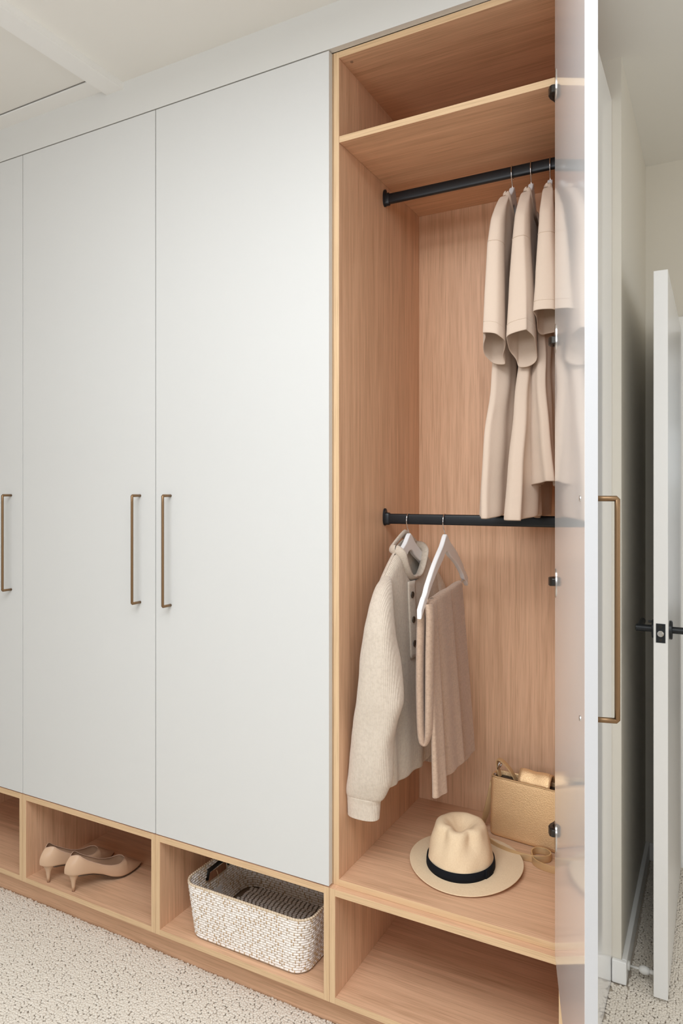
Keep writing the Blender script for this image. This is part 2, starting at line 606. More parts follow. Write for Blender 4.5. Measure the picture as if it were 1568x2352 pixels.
def rail(parent, x0, x1, z):
    n = 24
    hw, hh = .0075, .015

    def ring(x):
        out = []
        for k in range(n):
            a = 2 * PI * k / n
            cy_, sy_ = math.cos(a), math.sin(a)
            e = 0.55
            out.append((x, RAIL_Y + hw * math.copysign(abs(cy_) ** e, cy_), z + hh * math.copysign(abs(sy_) ** e, sy_)))
        return out
    vs, fs = loft([ring(x0 + .004), ring(x1 - .004)], True, True, True)
    r = autosmooth(obj('clothes_rail', vs, fs, BLACK_METAL, parent), 60)
    for xa, sg in ((x0, 1), (x1, -1)):
        lst = []
        # rounded back plate with a lug above, and a cup round the rail end
        rings = []
        for d, g in ((0, 0), (.005, 0), (.0065, -.0015)):
            rg = []
            for k in range(24):
                a = 2 * PI * k / 24
                zz = math.sin(a)
                rg.append((xa + sg * d, RAIL_Y + (.0115 + g) * math.cos(a), z + (zz * (.0245 if zz > 0 else .0205) + (.006 if zz > 0 else 0)) + (g if zz > 0 else -g)))
            rings.append(rg)
        vs, fs = loft(rings, True, True, True)
        k = len(vs)
        rg2 = []
        for d in (.004, .016, .0175):
            s = 1.22 if d < .017 else 1.1
            rg2.append([(xa + sg * d, RAIL_Y + (p[1] - RAIL_Y) * s, z + (p[2] - z) * s) for p in ring(0)])
        loft(rg2, True, True, True, vs, fs)
        autosmooth(obj('rail_bracket', vs, fs, BLACK_METAL, r), 40)
    return r


def tall_cabinet(i, label, opened=False):
    x0, x1 = SEAM[i] + .0006, SEAM[i + 1] - .0006
    t = thing('tall_cabinet', label, 'cabinet', ((x0 + x1) / 2, 0.3, ZT0))
    box('side_panel', x0, x0 + T, YC, YBK + .01, ZT0, ZT1, OAK_Z, t, EDGE_Z, .0004)
    box('side_panel', x1 - T, x1, YC, YBK + .01, ZT0, ZT1, OAK_Z, t, EDGE_Z, .0004)
    a, b = x0 + T, x1 - T
    box('top_panel', a, b, YC, YBK, ZT1 - T, ZT1, OAK_X, t, EDGE_X, .0004)
    box('bottom_panel', a, b, YC, YBK, ZT0, ZT0 + T, OAK_X, t, EDGE_X, .0004)
    box('back_panel', a, b, YBK, YBK + .01, ZT0, ZT1, OAK_Z, t)
    box('shelf', a + .0005, b - .0005, YC + .0005, YBK, 2.3330, 2.3497, OAK_X, t, EDGE_X, .0004)
    rail(t, a, b, 2.287)
    if opened:
        rail(t, a, b, 1.344)
        vs, fs = disc((a + .022, YC + .03, ZT1 - T), (0, 0, -1), .0042, .0012, 16)
        autosmooth(obj('cam_screw', vs, fs, STEEL, t))
    return t, x0, x1


def closed_door(t, x0, x1, handle_x):
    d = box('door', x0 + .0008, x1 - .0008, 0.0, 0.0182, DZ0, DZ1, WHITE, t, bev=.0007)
    tag(d, 'white flat door')
    h = handle_mesh(d, (handle_x, 0.0, 1.0885), (handle_x, 0.0, 1.4118), (0, -.034, 0))
    tag(h, 'bronze bow handle')
    return d


t, a, b = tall_cabinet(0, 'tall white wardrobe cabinet cut by the left photo edge, handle at its right side')
closed_door(t, a, b, -2.137)
t, a, b = tall_cabinet(1, 'tall white wardrobe cabinet with closed door, above the cubby holding the heeled shoes')
closed_door(t, a, b, -1.5428)
t, a, b = tall_cabinet(2, 'tall white wardrobe cabinet with closed door, above the cubby holding the basket')
closed_door(t, a, b, -1.4222)
t, a, b = tall_cabinet(3, 'oak lined tall wardrobe cabinet with open door, clothes hanging on two black rails', True)

# the open door (105 degrees), gloss inside
ANG = math.radians(15.1)
HP = Vector((-0.3155, 0.0, 0.0))
DL = Vector((math.sin(ANG), -math.cos(ANG), 0))      # along the door, away from its hinges
DN = Vector((math.cos(ANG), math.sin(ANG), 0))       # outer face normal
DW, DT = 0.5895, 0.0175


def dpt(l, n, z):
    return HP + DL * l + DN * n + Vector((0, 0, z))


vs = [dpt(l, n, z) for z in (DZ0, DZ1) for l, n in ((0, 0), (DW, 0), (DW, DT), (0, DT))]
# faces order: bottom, top, inner, free edge, outer, hinge edge
fsd = [(0, 3, 2, 1), (4, 5, 6, 7), (0, 1, 5, 4), (1, 2, 6, 5), (2, 3, 7, 6), (3, 0, 4, 7)]
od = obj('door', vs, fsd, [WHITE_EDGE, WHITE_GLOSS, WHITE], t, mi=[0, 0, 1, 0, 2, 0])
bevel(od, .0006)
tag(od, 'open white door with a glossy inner face')
h = handle_mesh(od, dpt(DW - .06, DT, 1.0885), dpt(DW - .06, DT, 1.4118), DN * .034)
tag(h, 'bronze bow handle')
for z in (1.0885, 1.4118):
    vs, fs = disc(dpt(DW - .06, 0, z), -DN, .0042, .0014, 18, .0006)
    autosmooth(obj('handle_screw', vs, fs, STEEL, od))
for z in (2.309, 1.756, 1.224, 0.672):
    # cup flange let into the door, with the arm that reaches into the cabinet
    fv, ff = [], []
    prof = []
    for k in range(24):
        a = 2 * PI * k / 24
        ca, sa = math.cos(a), math.sin(a)
        l = .0235 + .0205 * math.copysign(abs(ca) ** .7, ca)
        prof.append((l, .031 * math.copysign(abs(sa) ** .8, sa)))
    loft([[dpt(l, n, z + q) for l, q in prof] for n in (.001, -.0016)], True, True, True, fv, ff)
    hg = autosmooth(obj('hinge', fv, ff, STEEL, od))
    tag(hg, 'bright steel hinge cup with dark arm')
    xw = -0.3075
    arm = []
    for (px_, py_, hw_) in ((-.3165, -.012, .008), (-.3225, -.006, .0095), (-.3270, .004, .0095), (-.3265, .016, .009), (-.3215, .030, .0085), (-.3165, .055, .008), (-.3150, .085, .008)):
        arm.append((px_, py_, hw_))
    rings = []
    for px_, py_, hw_ in arm:
        rings.append([(px_ - .0035, py_, z - hw_), (px_ - .0035, py_, z + hw_), (px_ + .006, py_ + .002, z + hw_), (px_ + .006, py_ + .002, z - hw_)])
    av, af = loft(rings, True, True, True)
    ar = obj('hinge_arm', av, af, HINGE_DARK, od)
    bevel(ar, .0018)
    pv, pf = [], []
    vs2 = boxv(-.3135, -.3073, .030, .088, z - .0085, z + .0085)
    pl = obj('mounting_plate', vs2, BOXF, HINGE_DARK, od)
    bevel(pl, .001)
    sv, sf = disc((-.3300, .009, z), (-1, -.2, 0), .0036, .0012, 12)
    autosmooth(obj('hinge_screw', sv, sf, STEEL, od))

# base cubbies
CUBLAB = ['low open oak cubby at the left photo edge, empty, under the first white door',
          'low open oak cubby holding the pair of nude heeled shoes',
          'low open oak cubby holding the whitewashed basket',
          'low empty open oak cubby below the cabinet with the open door']
for i in range(4):
    x0, x1 = SEAM[i] + .0004, SEAM[i + 1] - .0004
    c = thing('base_cubby', CUBLAB[i], 'cubby', ((x0 + x1) / 2, 0.3, ZB0))
    yb = YBK
    box('side_panel', x0, x0 + T, 0.0, yb + .01, ZB0, ZB1, OAK_Z, c, EDGE_Z, .0004)
    box('side_panel', x1 - T, x1, 0.0, yb + .01, ZB0, ZB1, OAK_Z, c, EDGE_Z, .0004)
    box('top_panel', x0 + T, x1 - T, 0.0, yb, ZB1 - .0175, ZB1, OAK_X, c, EDGE_X, .0004)
    box('bottom_panel', x0 + T, x1 - T, 0.0, yb, ZB0, ZB0 + T, OAK_X, c, EDGE_X, .0004)
    box('back_panel', x0 + T, x1 - T, yb, yb + .01, ZB0, ZB1, OAK_X, c)

pl = box('plinth', SEAM[0], SEAM[4], 0.060, 0.0765, -0.002, ZB0, OAK_X, None, loc=((SEAM[0] + SEAM[4]) / 2, .068, 0))
tag(pl, 'recessed oak plinth board running along the carpet under the open cubbies', 'plinth')
ep = box('end_panel', -0.2900, -0.2716, 0.0205, 0.5905, -0.002, 2.5700, WHITE_GLOSS, None, WHITE_EDGE, .0006, loc=(-.281, .3, 0))
tag(ep, 'tall glossy white wardrobe end panel behind the open door', 'panel')


# ------------------------------------------------------------------ hangers
class Frame:
    """Local axes of something hanging from a rail: s towards the viewer, n to the viewer's right, z up."""

    def __init__(self, origin, ang, tilt=0.0):
        self.o = Vector(origin)
        a = math.radians(ang)
        self.S = Vector((math.sin(a), -math.cos(a), 0))
        self.N = Vector((math.cos(a), math.sin(a), 0))
        self.tilt = math.radians(tilt)

    def __call__(self, s, n, z):
        c, q = math.cos(self.tilt), math.sin(self.tilt)
        z0 = z - .0465
        s, z = s * c - z0 * q * 0, s * -q + z0 * c + .0465
        return self.o + self.S * s + self.N * n + Vector((0, 0, z))


def arm_z(s):
    u = abs(s) / 0.205
    return -0.010 - 0.150 * u ** 1.12 + 0.012 * math.sin(PI * min(1, u))


def hanger(F, label, group=None):
    t = thing('clothes_hanger', label, 'hanger', F(0, 0, 0), group)
    half = 0.205
    up, lo = [], []
    for k in range(25):
        s = half * k / 24
        u = k / 24
        top = arm_z(s) + .016 * math.exp(-(s / .022) ** 2) - (.0 if s > .02 else 0)
        th = .045 - .019 * u ** 0.8
        if 0.79 < u < 0.84:
            top -= .004
        up.append((s, top))
        lo.append((s, top - th if s > .028 else min(top - th, -.0440 - (s / .028) * .004)))
    outline = [(-s, z) for s, z in reversed(up)][:-1] + up + [(s, z) for s, z in reversed(lo)] + [(-s, z) for s, z in lo[1:]]
    n = len(outline)
    ht = .0068
    vs = [F(s, -ht, z) for s, z in outline] + [F(s, ht, z) for s, z in outline]
    fs = [(i, (i + 1) % n, n + (i + 1) % n, n + i) for i in range(n)]
    # front and back as quad strips between the upper and lower outlines
    m = len(up) * 2 - 1
    for off, flip in ((0, 1), (n, 0)):
        for i in range(m - 1):
            a, b = i, i + 1
            c_, d_ = n - i - 1, n - i - 2
            # lower outline runs right to left: index of s_i mirrored
            f = (off + a, off + b, off + m + (m - 1 - b) % (n - m + 1) if False else off + (n - b) % n, off + (n - a) % n)
            fs.append(f[::-1] if flip else f)
    bm = bmesh.new()
    # rebuild robustly: explicit strips
    top = [(-s, z) for s, z in reversed(up)][:-1] + up
    bot = [(-s, z) for s, z in reversed(lo)][:-1] + lo
    base = F(0, 0, 0)
    rows = []
    for nn in (-ht, ht):
        rows.append(([bm.verts.new(F(s, nn, z) - base) for s, z in top], [bm.verts.new(F(s, nn, z) - base) for s, z in bot]))
    (tb, bb), (tf, bf) = rows
    L = len(top)
    for i in range(L - 1):
        bm.faces.new((tf[i], tf[i + 1], bf[i + 1], bf[i])[::-1])
        bm.faces.new((tb[i], tb[i + 1], bb[i + 1], bb[i]))
        bm.faces.new((tb[i], tb[i + 1], tf[i + 1], tf[i])[::-1])
        bm.faces.new((bb[i], bb[i + 1], bf[i + 1], bf[i]))
    bm.faces.new((tb[0], bb[0], bf[0], tf[0])[::-1])
    bm.faces.new((tb[-1], bb[-1], bf[-1], tf[-1]))
    bmesh.ops.recalc_face_normals(bm, faces=bm.faces)
    me = bpy.data.meshes.new('hanger_body')
    bm.to_mesh(me)
    bm.free()
    me.materials.append(HANGER_WHITE)
    hb = bpy.data.objects.new('hanger_body', me)
    link(hb, t)
    bevel(hb, .003, 3)
    autosmooth(hb, 40)
    zb = arm_z(.195) - .012
    tube('trouser_bar', [F(-.196, 0, zb), F(.196, 0, zb)], .0038, HANGER_WHITE, t, 10)
    hk = smooth_path([F(0, 0, -.004), F(0, 0, .010), F(.011, 0, .0235), F(.0165, 0, .040), F(.0125, 0, .0565),
                      F(0, 0, .0632), F(-.0125, 0, .0565), F(-.0165, 0, .042), F(-.0145, 0, .033)], 5)
    tube('hook', hk, .0014, HOOK, t, 8)
    return t


Z1, Z2 = 2.287 - .0465, 1.344 - .0465
FS = [Frame((-0.4880, RAIL_Y, Z1), 4.0), Frame((-0.4375, RAIL_Y, Z1), 6.0), Frame((-0.3880, RAIL_Y, Z1), 8.5)]
hanger(FS[0], 'white wooden hanger with the left of the three t-shirts', 'white hangers on the rails')
hanger(FS[1], 'white wooden hanger with the middle of the three t-shirts', 'white hangers on the rails')
hanger(FS[2], 'white wooden hanger with the right of the three t-shirts', 'white hangers on the rails')
FK = Frame((-0.7900, RAIL_Y, Z2), -1.5)
FC = Frame((-0.6800, RAIL_Y, Z2), 1.0, 5.5)
hanger(FK, 'white wooden hanger inside the collar of the oatmeal sweater', 'white hangers on the rails')
hanger(FC, 'white wooden hanger with a bar, holding the camel scarf', 'white hangers on the rails')


# ------------------------------------------------------------------ t-shirts
def tee(F, label, seed, sl_hem, hem, sl_n, sl_w, lift):
    rnd = random.Random(seed)
    t = thing('t_shirt', label, 't-shirt', F(0, 0, -.02), 'beige t-shirts on the upper rail')
    ph = [rnd.uniform(0, 2 * PI) for _ in range(6)]
    W = 0.222

    def shoulder(s):
        return arm_z(min(abs(s), .205)) + .013 - (max(0, abs(s) - .205) * 1.3)
    def neck(s):
        return max(0, 1 - (s / .085) ** 2) ** .8
    # body: a flattened tube, rows from the shoulder line to the hem
    NS, NV = 60, 34
    rings = []
    VV = [0, .006, .014, .028, .045] + [.045 + .955 * (j + 1) / (NV - 4) for j in range(NV - 4)]
    for v in VV:
        ring = []
        for k in range(2 * NS):
            side = 1 if k < NS else -1                      # +n face first (s from near to far), then back
            q = (k if k < NS else 2 * NS - k) / NS          # 0 near edge .. 1 far edge
            ct = math.cos(PI * q)
            s = W * math.copysign(abs(ct) ** .8, ct)
            st = math.sin(PI * q)
            zs = shoulder(s)
            if abs(s) < .085:                               # neck opening
                zs -= neck(s) * (.100 if side > 0 else .020)
            narrow = 1 - .27 * math.exp(-((v - .45) / .22) ** 2) - .02 * v
            ss = s * narrow * (.915 + .085 * min(1, 3 * v))
            z = zs * (1 - v) + hem * v
            f = v ** .8
            nk = min(1, 1.6 * neck(s))
            n = side * (.0098 + .0195 * f) * st ** (.5 + .12 * f) * (nk + (1 - nk) * min(1, v / .03) ** .5)
            n += f * .013 * math.sin(s * 38 + ph[0] + 2.0 * v) + f * .006 * math.sin(s * 88 + ph[1] + side * .8)
            n += .012 * f * math.sin(2.6 * v + ph[2]) * (0.4 + abs(ct))
            if k == 0 or k == NS:
                pass
            z += v * (.006 * math.sin(s * 30 + ph[3]))
            # diagonal drag folds from the shoulder
            n += .004 * math.sin(38 * (z + .9 * abs(s)) + ph[4]) * (1 - v) * min(1, 6 * v)
            ring.append(F(ss, n, z))
        rings.append(ring)
    vs, fs = loft(rings, True)
    o = obj('body', vs, fs, TEE, t, True)
    solidify(o, .0022)
    subsurf(o, 1)
    # hem band line: stitched tube just above the hem
    hb = []
    for k in range(2 * NS + 1):
        p = Vector(rings[NV - 1][k % (2 * NS)])
        q = Vector(rings[NV][k % (2 * NS)])
        hb.append(p * .45 + q * .55)
    # collar rib around the neck opening
    cp = []
    for k in range(61):
        a = 2 * PI * k / 60
        s = .085 * math.cos(a)
        side = 1 if math.sin(a) > 0 else -1
        st = math.sqrt(max(0, 1 - (s / W) ** 2))
        cp.append(F(s, side * .0105 * abs(math.sin(a)) ** .55, shoulder(s) - .001 - neck(s) * (.094 if side > 0 else .016)))
    rg = tube_rings(cp, .0065, 8, .5, up=(0, 0, 1))
    vs, fs = loft(rg)
    obj('collar', vs, fs, TEE_TRIM, t, True)
    # sleeves
    for sg in (1, -1):
        hz = sl_hem
        # s centre, z, half depth (in s), half width (in n)
        TB = [(0.0, .104, shoulder(.104) - .003, .003, .0085), (.05, .116, shoulder(.116) - .003, .012, .0115), (.16, .148, shoulder(.148) - .006, .021, .0130),
              (.28, .184, shoulder(.184) - .016, .027, .0160), (.42, .208, -.215, .033, .0195), (.66, .216, -.215 + (hz + .215) * .45, .039, .6 * sl_w + .4 * .0195), (1.0, .222, hz, .046, sl_w)]
        rr = []
        N = 36
        M = 22
        for j in range(M + 1):
            u = j / M
            sc, zc, hd, hw = lerp_table(TB, u)
            tiltf = min(1, u * 2.1)
            ring = []
            for k in range(N):
                a = 2 * PI * k / N
                ca, sa = math.cos(a), math.sin(a)
                ds_ = hd * math.copysign(abs(ca) ** .75, ca)
                dn = hw * math.copysign(abs(sa) ** .75, sa)
                # the cap leans along the shoulder line, the hem hangs lower towards the body
                z = zc - (1 - tiltf) * ds_ * .8
                z += tiltf * (-lift * (1 - (ds_ / hd)) * .5) * u
                cr = u ** 1.6
                dn += cr * .0045 * math.sin(3 * a + ph[4] + sg) + cr * .003 * math.sin(5 * a + ph[5])
                z += cr * .004 * math.sin(2 * a + ph[1]) - cr * .016 * max(0, -ca) * (1 + math.sin(2.0 * a + .7 * sg + ph[2])) * .5
                nn = sl_n * min(1, u * 1.3) + dn
                ring.append(F(sg * (sc + ds_), nn, z))
            rr.append(ring)
        vs, fs = loft(rr, True, True)
        so = obj('sleeve', vs, fs, TEE, t, True)
        solidify(so, .0022)
        subsurf(so, 1)
        for row, rad in ((9, .0011), (M - 2, .0009)):
            sp_ = []
            cpt = sum((Vector(p) for p in rr[row]), Vector()) / N
            for k in range(N + 1):
                p = Vector(rr[row][k % N])
                sp_.append(p + (p - cpt).normalized() * .0008)
            vs, fs = loft(tube_rings(sp_, rad, 6))
            obj('seam', vs, fs, TEE_TRIM, t, True)
    return t


tee(FS[0], 'pale beige cotton t-shirt, left of the three on the upper rail', 3, -.442, -.880, -.002, .025, .052)
tee(FS[1], 'pale beige cotton t-shirt, middle of the three on the upper rail', 8, -.445, -.882, .006, .032, .054)
tee(FS[2], 'pale beige cotton t-shirt with shorter hem, nearest the open door on the upper rail', 12, -.400, -.800, .008, .030, .036)

# ------------------------------------------------------------------ oatmeal sweater
sw = thing('sweater', 'oatmeal rib-knit henley sweater with dark buttons, on the lower rail', 'sweater', FK(0, 0, -.02))


def sw_sh(s):
    return arm_z(min(abs(s), .205)) + .014 - max(0, abs(s) - .20) * 1.2


def sw_neck(s):
    return max(0, 1 - (s / .088) ** 2) ** .9


def sw_n(s, v, side):
    ct = min(1, abs(s) / .235)
    st = math.sqrt(max(0, 1 - ct * ct))
    n = side * (.016 + .024 * v ** .8) * st ** .5
    n += v * .007 * math.sin(s * 34 + .6) + .004 * v * math.sin(s * 71 + side)
    return n


NS, NV = 60, 36
rings = []
for v in [0, .006, .014, .028, .045] + [.045 + .955 * (j + 1) / (NV - 4) for j in range(NV - 4)]:
    ring = []
    for k in range(2 * NS):
        side = 1 if k < NS else -1
        q = (k if k < NS else 2 * NS - k) / NS
        ct = math.cos(PI * q)
        s = .235 * math.copysign(abs(ct) ** .85, ct)
        zs = sw_sh(s)
        if abs(s) < .088:
            zs -= sw_neck(s) * (.135 if side > 0 else .014)
        hem = -.665
        z = zs * (1 - v) + hem * v
        cuff = 1 - .10 * max(0, (v - .9) / .1)
        nk = min(1, 1.6 * sw_neck(s))
        cuff *= nk + (1 - nk) * min(1, v / .03) ** .5
        ring.append(FK(s * (1 - .10 * v) * (1 - .03 * max(0, (v - .9) / .1)), sw_n(s, v, side) * cuff, z + .004 * v * math.sin(s * 40)))
    rings.append(ring)
vs, fs = loft(rings, True)
o = obj('body', vs, fs, KNIT_Y, sw, True)
solidify(o, .004)
subsurf(o, 1)
# collar band
cp = []
for k in range(81):
    a = 2 * PI * k / 80
    s = .088 * math.cos(a)
    side = 1 if math.sin(a) > 0 else -1
    cp.append(FK(s, side * .0175 * min(1, 3 * abs(math.sin(a))), sw_sh(s) + .006 - sw_neck(s) * (.130 if side > 0 else .006)))
vs, fs = loft(tube_rings(cp, .0135, 10, .40, up=(0, 0, 1)))
obj('collar', vs, fs, KNIT_BAND, sw, True)
# placket strip and its buttons on the face towards the viewer's right
rows = []
for j in range(20):
    u = j / 19
    z = -.128 - .215 * u
    v = max(0, (z + .09) / (-.665 + .09))
    row = []
    for k in range(7):
        s = .036 - .044 * k / 6 + .024
        row.append(FK(s, sw_n(s, max(v, .12), 1) + .0045 + .0012 * math.sin(PI * k / 6), z))
    rows.append(row)
vs, fs = loft(rows, False)
po = obj('placket', vs, fs, KNIT_BAND, sw, True)
solidify(po, .004, 0)
for z in (-.166, -.236, -.303):
    v = max(.12, (z + .09) / (-.575))
    s = .042
    c = FK(s, sw_n(s, v, 1) + .0075, z)
    prof = [(.0, .0015), (.0088, .001), (.0095, .0022), (.009, .0038), (.0062, .0034), (.005, .0024), (0.0005, .0024)]
    rr = [[c + FK.N * h + FK.S * (r * math.cos(2 * PI * k / 20)) + Vector((0, 0, r * math.sin(2 * PI * k / 20))) for k in range(20)] for r, h in prof]
    vs, fs = loft(rr)
    obj('button', vs, fs, BUTTON, sw, True)
# near sleeve: rows z, x centre, half width, y centre, half depth
NEAR = [(1.196, -.7890, .004, .150, .004), (1.190, -.7885, .010, .142, .014), (1.178, -.7870, .0165, .128, .024), (1.160, -.7840, .0215, .110, .032), (1.116, -.7776, .0275, .085, .040), (1.059, -.7769, .0350, .078, .046), (.969, -.7761, .0500, .076, .046),
        (.878, -.7752, .0605, .074, .044), (.819, -.7876, .0590, .074, .042), (.772, -.7965, .0570, .074, .042), (.714, -.8020, .0590, .074, .042),
        (.672, -.8060, .0585, .074, .040), (.640, -.8150, .0540, .074, .034), (.619, -.8205, .0475, .074, .028)]


def sleeve(rows, name, m, seed, cap=False, fold=True):
    rnd = random.Random(seed)
    p1, p2 = rnd.uniform(0, 6), rnd.uniform(0, 6)
    rows = sorted(rows)
    out = []
    M = 40
    N = 36
    for j in range(M + 1):
        z = rows[0][0] + (rows[-1][0] - rows[0][0]) * j / M
        xc, hw, yc, hd = lerp_table(rows, z)
        ring = []
        for k in range(N):
            a = 2 * PI * k / N
            ca, sa = math.cos(a), math.sin(a)
            d = 1 + (.05 * math.sin(2 * a + 14 * z + p1) + .035 * math.sin(3 * a - 26 * z + p2) if fold else 0)
            ring.append((xc + hw * d * math.copysign(abs(ca) ** .85, ca), yc + hd * d * math.copysign(abs(sa) ** .85, sa), z + .010 * ca * 0))
        out.append(ring)
    vs, fs = loft(out, True)
    o = obj(name, vs, fs, m, sw, True)
    solidify(o, .0045)
    subsurf(o, 1)
    return o


sleeve(NEAR, 'sleeve', KNIT_X, 2)
sleeve([(.622, -.8205, .0470, .074, .028), (.607, -.8225, .0440, .074, .026), (.566, -.8235, .0420, .074, .024)], 'cuff', KNIT_X, 5, fold=False)
FAR = [(z, -.790 + (x + .785) * .4, hw * .9, 2 * RAIL_Y - y, hd) for z, x, hw, y, hd in NEAR]
sleeve(FAR, 'sleeve', KNIT_X, 9)
sleeve([(.622, -.804, .042, .531, .028), (.566, -.806, .039, .531, .024)], 'cuff', KNIT_X, 6, fold=False)

# ------------------------------------------------------------------ camel scarf over the hanger bar
scf = thing('scarf', 'camel knitted scarf folded over the bar of the empty-armed white hanger', 'scarf', FC(0, 0, -.18))
ZBAR = arm_z(.195) - .012


def drape(name, s0, s1, hem_front, hem_back, thick, n_in, n_front, rip, nr, ph, m=SCARF, flare=0.0, slant=0.0):
    """A folded run of scarf: front drop, over the bar, back drop."""
    U = []
    R = .0065 + n_in
    zf = ZBAR
    for u in [0, .004, .012] + [.012 + .988 * (j + 1) / 20 for j in range(20)]:   # up the front
        U.append((R + (1 - u) * n_front, hem_front + (zf - hem_front) * u, 1 - u))
    for j in range(1, 8):
        a = PI * j / 8
        U.append((R * math.cos(a), zf + R * math.sin(a), 0))
    for j in range(12):
        u = j / 11
        U.append((-R - u * .012, zf + (hem_back - zf) * u, u))
    rings = []
    K = 30
    for i, (n, z, f) in enumerate(U):
        w = (s0 - s1) / 2 * (1 + flare * f)
        sc = (s0 + s1) / 2
        ring = []
        for k in range(K):
            a = 2 * PI * k / K
            ca, sa = math.cos(a), math.sin(a)
            ss = sc + w * math.copysign(abs(ca) ** .7, ca)
            hh = thick * (0.55 + .75 * f)
            nn = n + hh * math.copysign(abs(sa) ** .8, sa) * (1 if n > 0 else -1)
            nn += slant * f * (s0 - ss) / (s0 - s1)
            nn += rip * (.25 + .75 * f) * math.sin(nr * 2 * PI * (ss - s1) / (s0 - s1) + ph + .9 * f)
            ring.append(FC(ss, nn, z + f * .0015 * math.sin(2 * a + ph)))
        rings.append(ring)
    vs, fs = loft(rings, True, True, True)
    o = obj(name, vs, fs, m, scf, True)
    subsurf(o, 1)
    return o


drape('fold', .150, .098, -.672, -.50, .0085, .002, .012, .0030, 1.0, .3, slant=.012)
drape('fold', .105, -.020, -.642, -.52, .0065, .004, .010, .0040, 1.6, 1.1, flare=.0, slant=.026)
drape('fold', .092, -.030, -.656, -.54, .0045, .000, .002, .003, 1.6, .4, slant=.018)
drape('fold', -.010, -.132, -.660, -.50, .0065, .002, .012, .0040, 1.4, 2.2, flare=.03, slant=.026)
# ribbed end band on the wide fold
rr = []
for z, g in ((-.640, 1.0), (-.618, 1.05)):
    pass
# the small loop of scarf hanging at the near end of the bar
lp = smooth_path([FC(.160, .010, ZBAR + .006), FC(.166, .016, ZBAR - .03), FC(.164, .014, -.30), FC(.158, .011, -.42), FC(.154, .008, -.49), FC(.152, .002, -.522),
                  FC(.152, -.006, -.530), FC(.152, -.013, -.510), FC(.156, -.015, -.42), FC(.162, -.013, -.30), FC(.164, -.009, ZBAR - .03), FC(.158, -.006, ZBAR + .004), FC(.150, 0, ZBAR + .009)], 6)
nn_ = len(lp)
rads = [.0175 - .008 * math.exp(-((i / nn_ - .45) / .10) ** 2) for i in range(nn_)]
rg = tube_rings(lp, rads, 12, .60, up=tuple(FC.S))
vs, fs = loft(rg, True, True, True)
o = obj('hanging_loop', vs, fs, SCARF, scf, True)
subsurf(o, 1)
# short fringe threads at the far end
for k, (ds_, dz) in enumerate(((0, 0), (.006, -.004), (.013, .003))):
    q = FC(-.118 - ds_, .022, -.662 + dz)
    tube('fringe_thread', [q, q + Vector((.001, .002, -.012)), q + Vector((-.002, .003, -.026))], .0009, SCARF, scf, 6)

# ------------------------------------------------------------------ straw hat
ZF = ZT0 + T                      # floor of the tall cabinet
HC = Vector((-0.600, 0.249, ZF))
hat = thing('straw_hat', 'natural straw fedora with black ribbon band, on the wardrobe floor', 'hat', HC)
FRONT = math.radians(-80)         # direction the hat's pinched front faces
fx, fy = Vector((math.cos(FRONT), math.sin(FRONT), 0)), Vector((-math.sin(FRONT), math.cos(FRONT), 0))


CSH = Vector((-.010, -.016, 0))    # the crown sits a little off the brim's centre


def hatpt(r_side, r_front, a, z, crown=1.0):
    return HC + CSH * crown + fx * (r_front * math.cos(a)) + fy * (r_side * math.sin(a)) + Vector((0, 0, z))


N = 72
rings = []


def brim_z(a, f):
    return .0035 + .010 * f * (math.sin(a) ** 2) + .004 * (1 - f) ** 1.5


for f in (1.0, .985, .9, .75, .6, .45, .3, .15, .05, 0.0):
    rings.append([hatpt(.086 + (.152 - .086) * f, .098 + (.164 - .098) * f, 2 * PI * k / N, brim_z(2 * PI * k / N, f), 1 - f) for k in range(N)])
CH = .107
for j in range(1, 15):
    u = j / 14
    ring = []
    for k in range(N):
        a = 2 * PI * k / N
        rs = .086 - .020 * u ** 1.5
        rf = .098 - .026 * u ** 1.5
        # pinches either side of the front
        for a0, sg in ((.62, 1), (-.62, -1)):
            d = math.atan2(math.sin(a - a0), math.cos(a - a0))
            p = .017 * math.exp(-(d / .30) ** 2) * math.exp(-((u - .92) / .33) ** 2)
            rs -= p
            rf -= p
        z = .0075 + (CH - .0075) * u - (.012 * u * (1 - math.cos(a)) * -.5)
        wob = .0012 * math.sin(5 * a + 4 * u) + .001 * math.sin(9 * a - 7 * u)
        ring.append(hatpt(rs + wob, rf + wob, a, z - .012 * u * (0.5 - .5 * math.cos(a))))
    rings.append(ring)
last = rings[-1]
top_c = sum((Vector(p) for p in last), Vector()) / N
for f, dz in ((.95, .006), (.86, .0085), (.72, .006), (.55, -.004), (.38, -.013), (.22, -.017), (.1, -.0185), (.02, -.019)):
    ring = []
    for k in range(N):
        a = 2 * PI * k / N
        p = Vector(last[k])
        q = top_c + (p - top_c) * f
        # the dent is long front-to-back, so its sides keep the ridge height
        side = abs(math.sin(a))
        lift = dz * (1 - .0 * side)
        q.z = p.z * f + top_c.z * (1 - f) + lift + (.010 * side * math.exp(-((f - .55) / .25) ** 2))
        ring.append(q)
    rings.append(ring)
vs, fs = loft(rings, True, False, True)
o = obj('straw_body', vs, fs, STRAW, hat, True)
solidify(o, .0026, 1)
subsurf(o, 1)
rb = []
for u, g in ((.001, .0040), (.013, .0048), (.0235, .0048), (.025, .0034)):
    zz = .0070 + u
    sh = (zz - .0075) / (CH - .0075)
    sh = max(0, sh)
    rb.append([hatpt(.086 - .020 * sh ** 1.5 + g, .098 - .026 * sh ** 1.5 + g, 2 * PI * k / N, zz - .001) for k in range(N)])
vs, fs = loft(rb, True)
o = obj('hat_band', vs, fs, RIBBON, hat, True)
solidify(o, .0016, 1)
